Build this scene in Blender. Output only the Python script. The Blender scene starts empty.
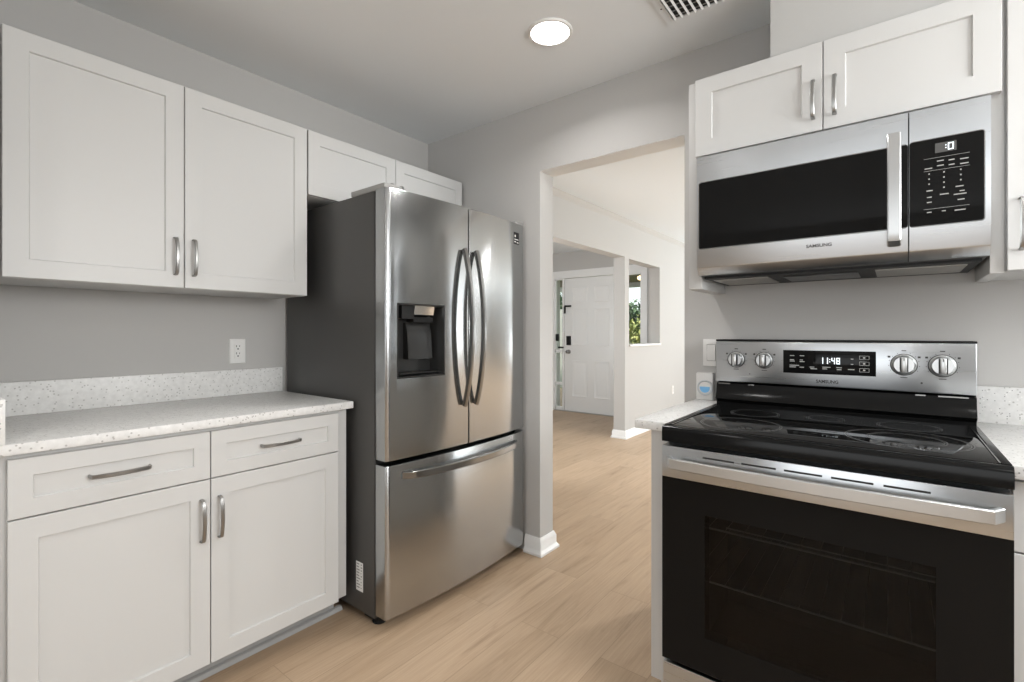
import bpy, bmesh, math, random
from mathutils import Vector, Matrix
random.seed(7)
S = bpy.context.scene
C = S.collection
PI = math.pi

# ------------------------------------------------------------------ camera
YAW = 38.14
cam_d = bpy.data.cameras.new('camera')
cam = bpy.data.objects.new('camera', cam_d); C.objects.link(cam)
cam.location = (0, 0, 1.2027)
cam.rotation_euler = (math.radians(90), 0, math.radians(YAW))
cam_d.sensor_fit = 'HORIZONTAL'; cam_d.sensor_width = 36
cam_d.lens = 486.04 / 1024 * 36
cam_d.shift_y = -(341 - 332.86) / 1024
cam_d.clip_start = 0.02
S.camera = cam

# ------------------------------------------------------------------ world, exposure
W = bpy.data.worlds.new('sky'); S.world = W; W.use_nodes = True
bg = W.node_tree.nodes['Background']
bg.inputs[0].default_value = (0.93, 0.97, 1.0, 1); bg.inputs[1].default_value = 1.6
vs = S.view_settings
vs.view_transform = 'Standard'; vs.look = 'None'; vs.gamma = 1; vs.use_curve_mapping = False
vs.exposure = 0.06

def area(name, loc, rot, sx, sy, power, col=(1, 1, 1), shape='RECTANGLE', parent=None, spread=180):
    d = bpy.data.lights.new(name, 'AREA'); d.shape = shape; d.size = sx; d.size_y = sy
    d.energy = power; d.color = col; d.spread = math.radians(spread)
    o = bpy.data.objects.new(name, d); C.objects.link(o)
    if parent: o.parent = parent
    o.location = loc; o.rotation_euler = rot
    return o
# fill light as from unseen windows behind the camera and beyond the doorway
area('rear_fill_light', (0.0, -2.93, 1.2), (math.radians(90 + 52), 0, 0), 2.4, 1.9, 24, (0.985, 0.992, 0.99))  # added, tipped upward so the kitchen ceiling brightens
area('side_window_daylight', (1.83, 0.95, 1.76), (0, math.radians(90), 0), 0.9, 1.5, 54, (0.985, 0.992, 0.99))
area('living_side_fill_light', (3.43, 5.2, 1.2), (0, math.radians(90 + 72), 0), 1.9, 3.0, 160, (0.94, 0.978, 1.0))  # added to brighten the living room, aimed mostly at its ceiling
area('living_rear_fill_light', (0.5, 8.83, 1.2), (math.radians(-90 - 45), 0, 0), 2.4, 1.9, 165, (0.94, 0.978, 1.0))  # added fill for the living room floor, grazing the left wall
area('entry_fill_light', (-3.3, 2.66, 1.4), (math.radians(90), 0, 0), 1.1, 1.3, 38, (0.96, 0.985, 1.0))  # added so the entry door is lit from the front
sun_d = bpy.data.lights.new('sun', 'SUN'); sun_d.energy = 6.5; sun_d.angle = math.radians(2); sun_d.color = (1, .95, .86)
sun = bpy.data.objects.new('sun', sun_d); C.objects.link(sun); sun.rotation_euler = (math.radians(14), math.radians(14), 0)

# ------------------------------------------------------------------ materials
def mat(name, col, rough=0.5, metal=0.0, spec=0.5, emit=None, es=1.0, coat=0.0, alpha=None):
    m = bpy.data.materials.new(name); m.use_nodes = True
    b = m.node_tree.nodes['Principled BSDF']
    b.inputs['Base Color'].default_value = (*col, 1)
    b.inputs['Roughness'].default_value = rough
    b.inputs['Metallic'].default_value = metal
    b.inputs['Specular IOR Level'].default_value = spec
    b.inputs['Coat Weight'].default_value = coat
    if emit:
        b.inputs['Emission Color'].default_value = (*emit, 1); b.inputs['Emission Strength'].default_value = es
    return m
def nd(m, t, **kw):
    n = m.node_tree.nodes.new(t)
    for k, v in kw.items(): setattr(n, k, v)
    return n
def lk(m, a, b): m.node_tree.links.new(a, b)
def bsdf(m): return m.node_tree.nodes['Principled BSDF']

def ramp(m, stops, interp='LINEAR'):
    r = nd(m, 'ShaderNodeValToRGB'); r.color_ramp.interpolation = interp
    e = r.color_ramp.elements
    e[0].position, e[0].color = stops[0][0], (*stops[0][1], 1)
    e[1].position, e[1].color = stops[-1][0], (*stops[-1][1], 1)
    for p, c in stops[1:-1]:
        x = e.new(p); x.color = (*c, 1)
    return r

def wall_mat(name, col, bump=0.04, scale=90):
    m = mat(name, col, 0.75, spec=0.25)
    tc = nd(m, 'ShaderNodeTexCoord'); n = nd(m, 'ShaderNodeTexNoise')
    n.inputs['Scale'].default_value = scale; n.inputs['Detail'].default_value = 3
    lk(m, tc.outputs['Object'], n.inputs['Vector'])
    b = nd(m, 'ShaderNodeBump'); b.inputs['Strength'].default_value = bump; b.inputs['Distance'].default_value = 0.01
    lk(m, n.outputs['Fac'], b.inputs['Height']); lk(m, b.outputs['Normal'], bsdf(m).inputs['Normal'])
    return m
M = {}
M['wall'] = wall_mat('grey_wall_paint', (0.50, 0.49, 0.475))
M['ceil'] = wall_mat('ceiling_paint', (0.80, 0.82, 0.83), 0.03, 40)
M['ceil_white'] = wall_mat('white_ceiling_texture', (0.80, 0.84, 0.87), 0.1, 60)
M['soffit'] = wall_mat('soffit_paint', (0.50, 0.495, 0.48))
M['toe'] = mat('shaded_toe_board', (0.36, 0.36, 0.355), 0.6)  # grey carries the shade below the doors, also used on the shoe
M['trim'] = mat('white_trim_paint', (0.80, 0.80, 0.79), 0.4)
M['cab'] = mat('white_cabinet_paint', (0.60, 0.597, 0.585), 0.38, spec=0.4)
M['cab_in'] = mat('cabinet_box_white', (0.57, 0.567, 0.555), 0.5)
M['nickel'] = mat('brushed_nickel', (0.34, 0.335, 0.325), 0.3, 1.0)
M['darksteel'] = mat('dark_grey_painted_steel', (0.085, 0.083, 0.08), 0.42, 0.4)
M['black'] = mat('black_plastic', (0.012, 0.012, 0.012), 0.5, spec=0.2)
M['gap'] = mat('black_gasket', (0.006, 0.006, 0.006), 0.8)
M['blackglass'] = mat('black_glass', (0.007, 0.007, 0.007), 0.03, spec=0.13)
M['blackgloss'] = mat('black_enamel', (0.007, 0.007, 0.007), 0.12, spec=0.15)
M['greyplastic'] = mat('grey_plastic', (0.32, 0.315, 0.30), 0.45)
M['greyplastic2'] = mat('dark_grey_plastic', (.06, .06, .06), .4)
M['whiteplastic'] = mat('white_plastic', (0.78, 0.77, 0.75), 0.35)
M['slot'] = mat('dark_slot', (0.02, 0.02, 0.02), 0.7)
M['ring'] = mat('grey_print_on_glass', (0.11, 0.11, 0.11), 0.3)
M['legend'] = mat('grey_legend_print', (0.42, 0.42, 0.41), 0.5)
M['logo'] = mat('dark_logo_print', (0.05, 0.05, 0.05), 0.5)
M['digits'] = mat('lit_display_digits', (0.8, 0.9, 0.95), 0.5, emit=(0.88, 0.95, 1.0), es=0.9)
M['lcd'] = mat('dim_display_glass', (0.09, 0.09, 0.088), 0.2)
M['lens'] = mat('lit_led_lens', (1, 1, 1), 0.5, emit=(1, 0.985, 0.96), es=14)
M['filter'] = mat('aluminium_filter_mesh', (0.40, 0.39, 0.37), 0.5, 0.7)
M['chrome'] = mat('polished_chrome', (0.75, 0.75, 0.74), 0.12, 1.0)
M['blue'] = mat('blue_window_print', (0.22, 0.55, 0.90), 0.3)
M['paper'] = mat('white_paper_label', (0.80, 0.80, 0.78), 0.6)
M['bark'] = mat('bark', (0.10, 0.07, 0.05), 0.9)
M['brown'] = mat('stained_porch_boards', (0.16, 0.11, 0.075), 0.7)
M['concrete'] = wall_mat('porch_concrete', (0.42, 0.41, 0.39), 0.1, 25)
M['grass'] = wall_mat('lawn_green', (0.12, 0.20, 0.05), 0.3, 30)
M['stucco'] = wall_mat('outside_stucco', (0.55, 0.55, 0.52), 0.2, 40)
M['warmlamp'] = mat('warm_lamp_glass', (1, 0.8, 0.5), 0.4, emit=(1.0, 0.72, 0.38), es=4)

def steel(name, col, rough, scale, amt=0.06, aniso=0.0, tangent=None, rot=0.0):
    m = mat(name, col, rough, 1.0)
    tc = nd(m, 'ShaderNodeTexCoord'); mp = nd(m, 'ShaderNodeMapping'); n = nd(m, 'ShaderNodeTexNoise')
    mp.inputs['Scale'].default_value = scale; n.inputs['Scale'].default_value = 1; n.inputs['Detail'].default_value = 2
    lk(m, tc.outputs['Object'], mp.inputs['Vector']); lk(m, mp.outputs['Vector'], n.inputs['Vector'])
    r = nd(m, 'ShaderNodeMapRange'); r.inputs['To Min'].default_value = rough - amt; r.inputs['To Max'].default_value = rough + amt
    lk(m, n.outputs['Fac'], r.inputs['Value']); lk(m, r.outputs['Result'], bsdf(m).inputs['Roughness'])
    if aniso:
        bsdf(m).inputs['Anisotropic'].default_value = aniso; bsdf(m).inputs['Anisotropic Rotation'].default_value = rot
        t = nd(m, 'ShaderNodeTangent', direction_type='RADIAL', axis=tangent)
        lk(m, t.outputs['Tangent'], bsdf(m).inputs['Tangent'])
    return m
M['steel_v'] = steel('brushed_stainless_fridge', (0.445, 0.455, 0.458), 0.19, (2, 2, 300), 0.01, .88, 'Z', .25)
M['steel_h'] = steel('brushed_stainless_oven', (0.55, 0.57, 0.59), 0.28, (2, 300, 300), 0.015, .6, 'Z', .25)

def leaf_mat(name, c1, c2):
    m = mat(name, c1, 0.5)
    oi = nd(m, 'ShaderNodeNewGeometry'); r = ramp(m, [(0, c1), (1, c2)])
    lk(m, oi.outputs['Random Per Island'], r.inputs['Fac']); lk(m, r.outputs['Color'], bsdf(m).inputs['Base Color'])
    return m
M['leaf_dark'] = leaf_mat('dark_leaves', (0.03, 0.07, 0.035), (0.10, 0.17, 0.08))
M['leaf_yellow'] = leaf_mat('yellow_green_leaves', (0.16, 0.22, 0.05), (0.42, 0.42, 0.14))

def quartz():
    m = mat('white_speckled_quartz', (0.7, 0.69, 0.67), 0.38, spec=0.3)
    tc = nd(m, 'ShaderNodeTexCoord')
    def flecks(scale, lo, hi, keep, off):
        mp = nd(m, 'ShaderNodeMapping'); mp.inputs['Location'].default_value = (off, off * .7, off * .3)
        v = nd(m, 'ShaderNodeTexVoronoi'); v.inputs['Scale'].default_value = scale
        lk(m, tc.outputs['Object'], mp.inputs['Vector']); lk(m, mp.outputs['Vector'], v.inputs['Vector'])
        a = nd(m, 'ShaderNodeMapRange'); a.inputs['From Min'].default_value = lo; a.inputs['From Max'].default_value = hi
        a.inputs['To Min'].default_value = 1; a.inputs['To Max'].default_value = 0
        lk(m, v.outputs['Distance'], a.inputs['Value'])
        sx = nd(m, 'ShaderNodeSeparateColor'); lk(m, v.outputs['Color'], sx.inputs['Color'])
        g = nd(m, 'ShaderNodeMath', operation='LESS_THAN'); g.inputs[1].default_value = keep
        lk(m, sx.outputs['Red'], g.inputs[0])
        mu = nd(m, 'ShaderNodeMath', operation='MULTIPLY'); lk(m, a.outputs['Result'], mu.inputs[0]); lk(m, g.outputs['Value'], mu.inputs[1])
        return mu.outputs['Value']
    n = nd(m, 'ShaderNodeTexNoise'); n.inputs['Scale'].default_value = 60; lk(m, tc.outputs['Object'], n.inputs['Vector'])
    base = ramp(m, [(0.3, (0.70, 0.695, 0.68)), (0.7, (0.79, 0.785, 0.77))]); lk(m, n.outputs['Fac'], base.inputs['Fac'])
    prev = base.outputs['Color']
    for sc, lo, hi, keep, off, col in ((110, .20, .36, .16, 1.3, (0.47, 0.46, 0.44)), (180, .22, .38, .12, 5.1, (0.31, 0.30, 0.29)), (120, .2, .34, .12, 9.7, (0.86, 0.85, 0.83))):
        mx = nd(m, 'ShaderNodeMix', data_type='RGBA'); mx.inputs['B'].default_value = (*col, 1)
        lk(m, flecks(sc, lo, hi, keep, off), mx.inputs['Factor']); lk(m, prev, mx.inputs['A']); prev = mx.outputs['Result']
    lk(m, prev, bsdf(m).inputs['Base Color'])
    return m
M['quartz'] = quartz()

def floor_mat():
    m = mat('light_oak_planks', (0.5, 0.38, 0.26), 0.42, spec=0.35)
    tc = nd(m, 'ShaderNodeTexCoord')
    mp = nd(m, 'ShaderNodeMapping'); mp.inputs['Rotation'].default_value = (0, 0, math.radians(-90)); mp.inputs['Location'].default_value = (0.37, 0.055, 0)
    lk(m, tc.outputs['Object'], mp.inputs['Vector'])
    br = nd(m, 'ShaderNodeTexBrick'); br.offset = 0.37; br.offset_frequency = 2; br.squash = 1
    br.inputs['Scale'].default_value = 1; br.inputs['Brick Width'].default_value = 1.22; br.inputs['Row Height'].default_value = 0.182
    br.inputs['Mortar Size'].default_value = 0.0012; br.inputs['Mortar Smooth'].default_value = 0.3; br.inputs['Bias'].default_value = 0
    br.inputs['Color1'].default_value = (0, 0, 0, 1); br.inputs['Color2'].default_value = (1, 1, 1, 1); br.inputs['Mortar'].default_value = (0.5, 0.5, 0.5, 1)
    lk(m, mp.outputs['Vector'], br.inputs['Vector'])
    # plank-wise offset for the grain
    ad = nd(m, 'ShaderNodeVectorMath', operation='MULTIPLY_ADD'); ad.inputs[1].default_value = (7.3, 3.1, 0)
    lk(m, br.outputs['Color'], ad.inputs[0]); lk(m, mp.outputs['Vector'], ad.inputs[2])
    m2 = nd(m, 'ShaderNodeMapping'); m2.inputs['Scale'].default_value = (1.6, 14, 1); lk(m, ad.outputs['Vector'], m2.inputs['Vector'])
    g = nd(m, 'ShaderNodeTexNoise'); g.inputs['Scale'].default_value = 1; g.inputs['Detail'].default_value = 6; g.inputs['Roughness'].default_value = 0.62; g.inputs['Distortion'].default_value = 1.4
    lk(m, m2.outputs['Vector'], g.inputs['Vector'])
    m3 = nd(m, 'ShaderNodeMapping'); m3.inputs['Scale'].default_value = (4, 150, 1); lk(m, ad.outputs['Vector'], m3.inputs['Vector'])
    g2 = nd(m, 'ShaderNodeTexNoise'); g2.inputs['Scale'].default_value = 1; g2.inputs['Detail'].default_value = 2
    lk(m, m3.outputs['Vector'], g2.inputs['Vector'])
    tone = ramp(m, [(0.0, (0.435, 0.315, 0.210)), (0.5, (0.475, 0.346, 0.233)), (1.0, (0.515, 0.378, 0.258))]); lk(m, br.outputs['Color'], tone.inputs['Fac'])
    gr = ramp(m, [(0.26, (0.70, 0.67, 0.64)), (0.42, (0.94, 0.93, 0.92)), (0.55, (1, 1, 1)), (0.75, (1.06, 1.06, 1.06))]); lk(m, g.outputs['Fac'], gr.inputs['Fac'])
    mul = nd(m, 'ShaderNodeMix', data_type='RGBA', blend_type='MULTIPLY'); mul.inputs['Factor'].default_value = 1
    lk(m, tone.outputs['Color'], mul.inputs['A']); lk(m, gr.outputs['Color'], mul.inputs['B'])
    gr2 = ramp(m, [(0.3, (0.90, 0.89, 0.88)), (0.7, (1.04, 1.04, 1.04))]); lk(m, g2.outputs['Fac'], gr2.inputs['Fac'])
    mul2 = nd(m, 'ShaderNodeMix', data_type='RGBA', blend_type='MULTIPLY'); mul2.inputs['Factor'].default_value = 1
    lk(m, mul.outputs['Result'], mul2.inputs['A']); lk(m, gr2.outputs['Color'], mul2.inputs['B'])
    # scattered knots
    kn = nd(m, 'ShaderNodeTexVoronoi'); kn.inputs['Scale'].default_value = 1.0
    m4 = nd(m, 'ShaderNodeMapping'); m4.inputs['Scale'].default_value = (1.1, 2.6, 1); lk(m, mp.outputs['Vector'], m4.inputs['Vector']); lk(m, m4.outputs['Vector'], kn.inputs['Vector'])
    kr = nd(m, 'ShaderNodeMapRange'); kr.inputs['From Min'].default_value = 0.012; kr.inputs['From Max'].default_value = 0.065; kr.inputs['To Min'].default_value = 0.8; kr.inputs['To Max'].default_value = 0
    lk(m, kn.outputs['Distance'], kr.inputs['Value'])
    mk = nd(m, 'ShaderNodeMix', data_type='RGBA'); mk.inputs['B'].default_value = (0.16, 0.10, 0.06, 1)
    lk(m, kr.outputs['Result'], mk.inputs['Factor']); lk(m, mul2.outputs['Result'], mk.inputs['A'])
    mo = nd(m, 'ShaderNodeMix', data_type='RGBA'); mo.inputs['B'].default_value = (0.22, 0.155, 0.10, 1)
    mf = nd(m, 'ShaderNodeMath', operation='MULTIPLY'); mf.inputs[1].default_value = 0.55; lk(m, br.outputs['Fac'], mf.inputs[0])
    lk(m, mf.outputs['Value'], mo.inputs['Factor']); lk(m, mk.outputs['Result'], mo.inputs['A'])
    lk(m, mo.outputs['Result'], bsdf(m).inputs['Base Color'])
    return m
M['floor'] = floor_mat()

def glass(name, tint, rough=0.0, gloss=1.0):
    m = bpy.data.materials.new(name); m.use_nodes = True
    t = m.node_tree; t.nodes.remove(t.nodes['Principled BSDF'])
    tr = nd(m, 'ShaderNodeBsdfTransparent'); tr.inputs['Color'].default_value = (*tint, 1)
    gl = nd(m, 'ShaderNodeBsdfGlossy'); gl.inputs['Roughness'].default_value = rough; gl.inputs['Color'].default_value = (gloss, gloss, gloss, 1)
    fr = nd(m, 'ShaderNodeFresnel'); fr.inputs['IOR'].default_value = 1.45
    mx = nd(m, 'ShaderNodeMixShader')
    lk(m, fr.outputs[0], mx.inputs[0]); lk(m, tr.outputs[0], mx.inputs[1]); lk(m, gl.outputs[0], mx.inputs[2])
    lk(m, mx.outputs[0], t.nodes['Material Output'].inputs['Surface'])
    return m
M['glass'] = glass('window_glass', (0.93, 0.95, 0.94))
M['ovenglass'] = glass('tinted_oven_glass', (0.46, 0.46, 0.455), 0.03, .4)

# ------------------------------------------------------------------ helpers
def box(bm, x0, x1, y0, y1, z0, z1, bev=0.0, seg=2):
    r = bmesh.ops.create_cube(bm, size=1)
    vv = r['verts']
    for v in vv:
        v.co = Vector((x0 + (v.co.x + .5) * (x1 - x0), y0 + (v.co.y + .5) * (y1 - y0), z0 + (v.co.z + .5) * (z1 - z0)))
    if bev > 0:
        es = list({e for v in vv for e in v.link_edges})
        bmesh.ops.bevel(bm, geom=es, offset=bev, segments=seg, affect='EDGES', profile=0.5)
    return bm
def B(*a, **k): return box(bmesh.new(), *a, **k)
def boxes(*lst):
    bm = bmesh.new()
    for b in lst: box(bm, *b)
    return bm
def loops(bm, rings, cap0=True, cap1=True, closed=True):
    R = [[bm.verts.new(p) for p in r] for r in rings]
    n = len(R[0])
    for a, b in zip(R, R[1:]):
        for i in range(n if closed else n - 1):
            j = (i + 1) % n
            bm.faces.new((a[i], a[j], b[j], b[i]))
    if cap0: bm.faces.new(list(reversed(R[0])))
    if cap1: bm.faces.new(R[-1])
    return bm
def prism(bm, poly, axis, a, b):
    """extrude a 2D polygon along an axis from a to b"""
    def P(p, t):
        return {'x': (t, p[0], p[1]), 'y': (p[0], t, p[1]), 'z': (p[0], p[1], t)}[axis]
    return loops(bm, [[P(p, a) for p in poly], [P(p, b) for p in poly]])
def cyl(bm, c, r, h, axis='z', n=32, r2=None):
    r2 = r if r2 is None else r2
    def P(a, rr, t):
        u, v = rr * math.cos(a), rr * math.sin(a)
        return {'z': (c[0] + u, c[1] + v, c[2] + t), 'y': (c[0] + u, c[1] + t, c[2] + v), 'x': (c[0] + t, c[1] + u, c[2] + v)}[axis]
    A = [2 * PI * i / n for i in range(n)]
    return loops(bm, [[P(a, r, 0) for a in A], [P(a, r2, h) for a in A]])
def lathe(bm, prof, c, axis='z', n=48, cap0=True, cap1=True):
    def P(a, rr, t):
        u, v = rr * math.cos(a), rr * math.sin(a)
        return {'z': (c[0] + u, c[1] + v, c[2] + t), 'y': (c[0] + u, c[1] + t, c[2] + v), 'x': (c[0] + t, c[1] + u, c[2] + v)}[axis]
    A = [2 * PI * i / n for i in range(n)]
    return loops(bm, [[P(a, r, t) for a in A] for r, t in prof], cap0, cap1)
def sweep(bm, path, sec, side):
    """sweep a section [(a,b)] along path; 'side' is the constant direction for a, b follows side x tangent"""
    side = Vector(side).normalized(); rings = []
    for i, p in enumerate(path):
        p = Vector(p)
        t = (Vector(path[min(i + 1, len(path) - 1)]) - Vector(path[max(i - 1, 0)])).normalized()
        nrm = side.cross(t).normalized()
        rings.append([p + side * a + nrm * b for a, b in sec])
    return loops(bm, rings)
def rsec(w, t, r=0.3):
    k = min(w, t) * r
    return [(-w/2 + k, -t/2), (w/2 - k, -t/2), (w/2, -t/2 + k), (w/2, t/2 - k), (w/2 - k, t/2), (-w/2 + k, t/2), (-w/2, t/2 - k), (-w/2, -t/2 + k)]
def ring_bm(bm, c, r0, r1, z, n=64):
    A = [2 * PI * i / n for i in range(n)]
    a = [bm.verts.new((c[0] + r0 * math.cos(t), c[1] + r0 * math.sin(t), z)) for t in A]
    b = [bm.verts.new((c[0] + r1 * math.cos(t), c[1] + r1 * math.sin(t), z)) for t in A]
    for i in range(n): bm.faces.new((a[i], b[i], b[(i + 1) % n], a[(i + 1) % n]))
    return bm

def root_of(o):
    while o.parent: o = o.parent
    return o
def obj(name, bm, m, parent=None, origin=None, smooth=35, kind=None, label=None, fix=True):
    """ONE mesh object; coordinates are given in the room and stored relative to the thing's base"""
    if fix: bmesh.ops.recalc_face_normals(bm, faces=bm.faces)
    o0 = Vector(origin) if origin else (root_of(parent).location.copy() if parent else Vector((0, 0, 0)))
    for v in bm.verts: v.co -= o0
    me = bpy.data.meshes.new(name); bm.to_mesh(me); bm.free()
    if isinstance(m, (list, tuple)):
        for x in m: me.materials.append(x)
    else: me.materials.append(m)
    if smooth:
        me.shade_smooth(); me.set_sharp_from_angle(angle=math.radians(smooth))
    o = bpy.data.objects.new(name, me); C.objects.link(o)
    if parent: o.parent = parent
    else: o.location = o0
    if kind: o['kind'] = kind
    if label: o['label'] = label
    return o
def thing(name, label, cat, loc=(0, 0, 0), group=None):
    o = bpy.data.objects.new(name, None); C.objects.link(o); o.location = loc; o.empty_display_size = 0.1
    o['label'] = label; o['category'] = cat
    if group: o['group'] = group
    return o
def tag(o, label, cat, group=None):
    o['label'] = label; o['category'] = cat
    if group: o['group'] = group
    return o
def struct(name, bm, m, parent=None, **k):
    o = obj(name, bm, m, parent, **k)
    if not parent: o['kind'] = 'structure'
    return o
def cut(o, cbm):
    """subtract a shape (room coordinates) from an object for good"""
    r = root_of(o).location
    for v in cbm.verts: v.co -= r
    bmesh.ops.recalc_face_normals(cbm, faces=cbm.faces)
    me = bpy.data.meshes.new('cutter'); cbm.to_mesh(me); cbm.free()
    c = bpy.data.objects.new('cutter', me); C.objects.link(c); c.location = r
    md = o.modifiers.new('cut', 'BOOLEAN'); md.operation = 'DIFFERENCE'; md.object = c; md.solver = 'EXACT'
    bpy.context.view_layer.update()
    dg = bpy.context.evaluated_depsgraph_get()
    new = bpy.data.meshes.new_from_object(o.evaluated_get(dg))
    o.modifiers.clear(); old = o.data; o.data = new; new.name = old.name
    bpy.data.objects.remove(c); bpy.data.meshes.remove(me)
    new.shade_smooth(); new.set_sharp_from_angle(angle=math.radians(35))
def text_bm(s, width, height, x, y, z, depth=0.0006, spacing=1.0):
    """lettering on a face that looks towards -Y; x,z is the lower left corner"""
    cu = bpy.data.curves.new('t', 'FONT'); cu.body = s; cu.space_character = spacing; cu.extrude = 0; cu.offset = 0.03
    to = bpy.data.objects.new('t', cu); C.objects.link(to)
    bpy.context.view_layer.update()
    me = bpy.data.meshes.new_from_object(to.evaluated_get(bpy.context.evaluated_depsgraph_get()))
    bm = bmesh.new(); bm.from_mesh(me)
    bpy.data.objects.remove(to); bpy.data.meshes.remove(me); bpy.data.curves.remove(cu)
    xs = [v.co.x for v in bm.verts]; ys = [v.co.y for v in bm.verts]
    sx = width / (max(xs) - min(xs)); sy = height / (max(ys) - min(ys)); ax, ay = min(xs), min(ys)
    for v in bm.verts: v.co = Vector((x + (v.co.x - ax) * sx, y - depth, z + (v.co.y - ay) * sy))
    return bm
SEG = {'0': 'abcdef', '1': 'bc', '4': 'bcfg', '8': 'abcdefg', ':': ''}
def digits_bm(s, x, z, h, y, w=None):
    """seven-segment figures on a face looking towards -Y"""
    w = w or h * 0.5; t = h * 0.13; bm = bmesh.new()
    def q(x0, x1, z0, z1):
        bm.faces.new([bm.verts.new(p) for p in ((x0, y, z0), (x1, y, z0), (x1, y, z1), (x0, y, z1))])
    for ch in s:
        if ch == ':':
            for zz in (0.28, 0.66): q(x, x + t, z + h * zz, z + h * zz + t)
            x += t * 2.2; continue
        g = SEG[ch]
        if 'a' in g: q(x + t, x + w - t, z + h - t, z + h)
        if 'g' in g: q(x + t, x + w - t, z + h/2 - t/2, z + h/2 + t/2)
        if 'd' in g: q(x + t, x + w - t, z, z + t)
        if 'f' in g: q(x, x + t, z + h/2, z + h)
        if 'e' in g: q(x, x + t, z, z + h/2)
        if 'b' in g: q(x + w - t, x + w, z + h/2, z + h)
        if 'c' in g: q(x + w - t, x + w, z, z + h/2)
        x += w * 1.35
    return bm

# the two directions a cabinet front can look in: along +X (left run) or along -Y (range run)
def LEFT(u, w, d): return (d, u, w)
def BACK(u, w, d): return (u, -d, w)
def shaker(u0, u1, w0, w1, d0, T, face, fw=0.057, rec=0.007):
    """framed slab: u across, w up, d out of the room's wall"""
    def R(i, d): return [face(u0 + i, w0 + i, d), face(u1 - i, w0 + i, d), face(u1 - i, w1 - i, d), face(u0 + i, w1 - i, d)]
    bm = bmesh.new()
    return loops(bm, [R(0, d0), R(0, d0 + T - .0015), R(.0015, d0 + T), R(fw, d0 + T), R(fw + .0025, d0 + T - rec), R(fw + .02, d0 + T - rec)])
def pull(u, w, d, L, vert, face, wid=0.012, thick=0.006, bow=0.030):
    """bowed flat bar pull, centre u,w on the face at depth d"""
    bm = bmesh.new(); path = []
    n = 18; foot = L / 2
    prof = [(-foot, 0.0), (-foot + .001, bow * .45), (-foot + .004, bow * .66)]
    for i in range(1, n):
        s = -1 + 2 * i / n
        prof.append((s * (foot - .004), bow * (.70 + .30 * (1 - s * s))))
    prof += [(foot - .004, bow * .66), (foot - .001, bow * .45), (foot, 0.0)]
    for s, o in prof:
        path.append(face(u, w + s, d + o) if vert else face(u + s, w, d + o))
    side = Vector(face(1, 0, 0)) - Vector(face(0, 0, 0)) if vert else Vector(face(0, 1, 0)) - Vector(face(0, 0, 0))
    sweep(bm, path, rsec(wid, thick, .35), side)
    for s in (-1, 1):     # round feet
        c = Vector(face(u, w + s * (foot - .004), d)) if vert else Vector(face(u + s * (foot - .004), w, d))
    return bm

# ------------------------------------------------------------------ the room shell
A = -2.3969; YW = 2.1627; H = 2.437
YW2 = YW + 0.126
struct('floor', B(-6.2, 3.6, -3.1, 9.0, -0.06, 0.0), M['floor'])
struct('ceiling', B(A - .12, 2.0, -3.1, YW2 + .0, H, H + .1), M['ceil'])
struct('ceiling_living', B(A - .0, 3.6, YW2, 9.0, 2.485, 2.6), M['ceil_white'])
struct('ceiling_foyer', B(-6.2, A - .14, YW2, 6.6, H, H + .1), M['ceil_white'])
wl = A - 0.14
struct('wall_left', boxes((wl, A, -3.1, 2.95, 0, 2.6), (wl, A, 2.95, 5.125, 2.066, 2.6), (wl, A, 5.125, 5.235, 0, 2.6),
                          (wl, A, 5.235, 6.17, 0, 1.045), (wl, A, 5.235, 6.17, 2.055, 2.6), (wl, A, 6.17, 9.0, 0, 2.6)), M['wall'], smooth=0)
xJ0, xJ1, zH = -1.506, -0.728, 2.080
struct('wall_back', boxes((A, xJ0, YW, YW2, 0, 2.6), (xJ0, xJ1, YW, YW2, zH, 2.6), (xJ1, 2.0, YW, YW2, 0, 2.6)), M['wall'], smooth=0)
struct('wall_return', B(A, -1.798, 0.02, 0.159, 0, H), M['wall'], smooth=0)
struct('wall_right', boxes((1.88, 2.0, -3.1, .15, 0, H), (1.88, 2.0, 1.75, YW, 0, H), (1.88, 2.0, .15, 1.75, 0, 1.27), (1.88, 2.0, .15, 1.75, 2.25, H)), M['wall'], smooth=0)
struct('wall_rear', boxes((A, -1.25, -3.1, -2.98, 0, H), (1.25, 1.88, -3.1, -2.98, 0, H), (-1.25, 1.25, -3.1, -2.98, 0, .65), (-1.25, 1.25, -3.1, -2.98, 2.25, H)), M['wall'], smooth=0)
struct('wall_living_right', boxes((3.48, 3.6, YW2, 3.6, 0, 2.485), (3.48, 3.6, 6.8, 9.0, 0, 2.485), (3.48, 3.6, 3.6, 6.8, 0, .55), (3.48, 3.6, 3.6, 6.8, 2.35, 2.485)), M['wall'], smooth=0)
struct('wall_living_rear', boxes((A, -.8, 8.88, 9.0, 0, 2.485), (1.8, 3.48, 8.88, 9.0, 0, 2.485), (-.8, 1.8, 8.88, 9.0, 0, .6), (-.8, 1.8, 8.88, 9.0, 2.3, 2.485)), M['wall'], smooth=0)
struct('wall_living_front', B(2.0, 3.48, YW, YW2, 0, 2.6), M['wall'], smooth=0)
struct('trim_head_lightened', B(xJ0 + .001, xJ1 - .001, YW + .001, YW2 - .001, zH - .0015, zH - .0002), M['trim'])  # paler lining put in where the underside catches light; jambs keep wall paint
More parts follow.
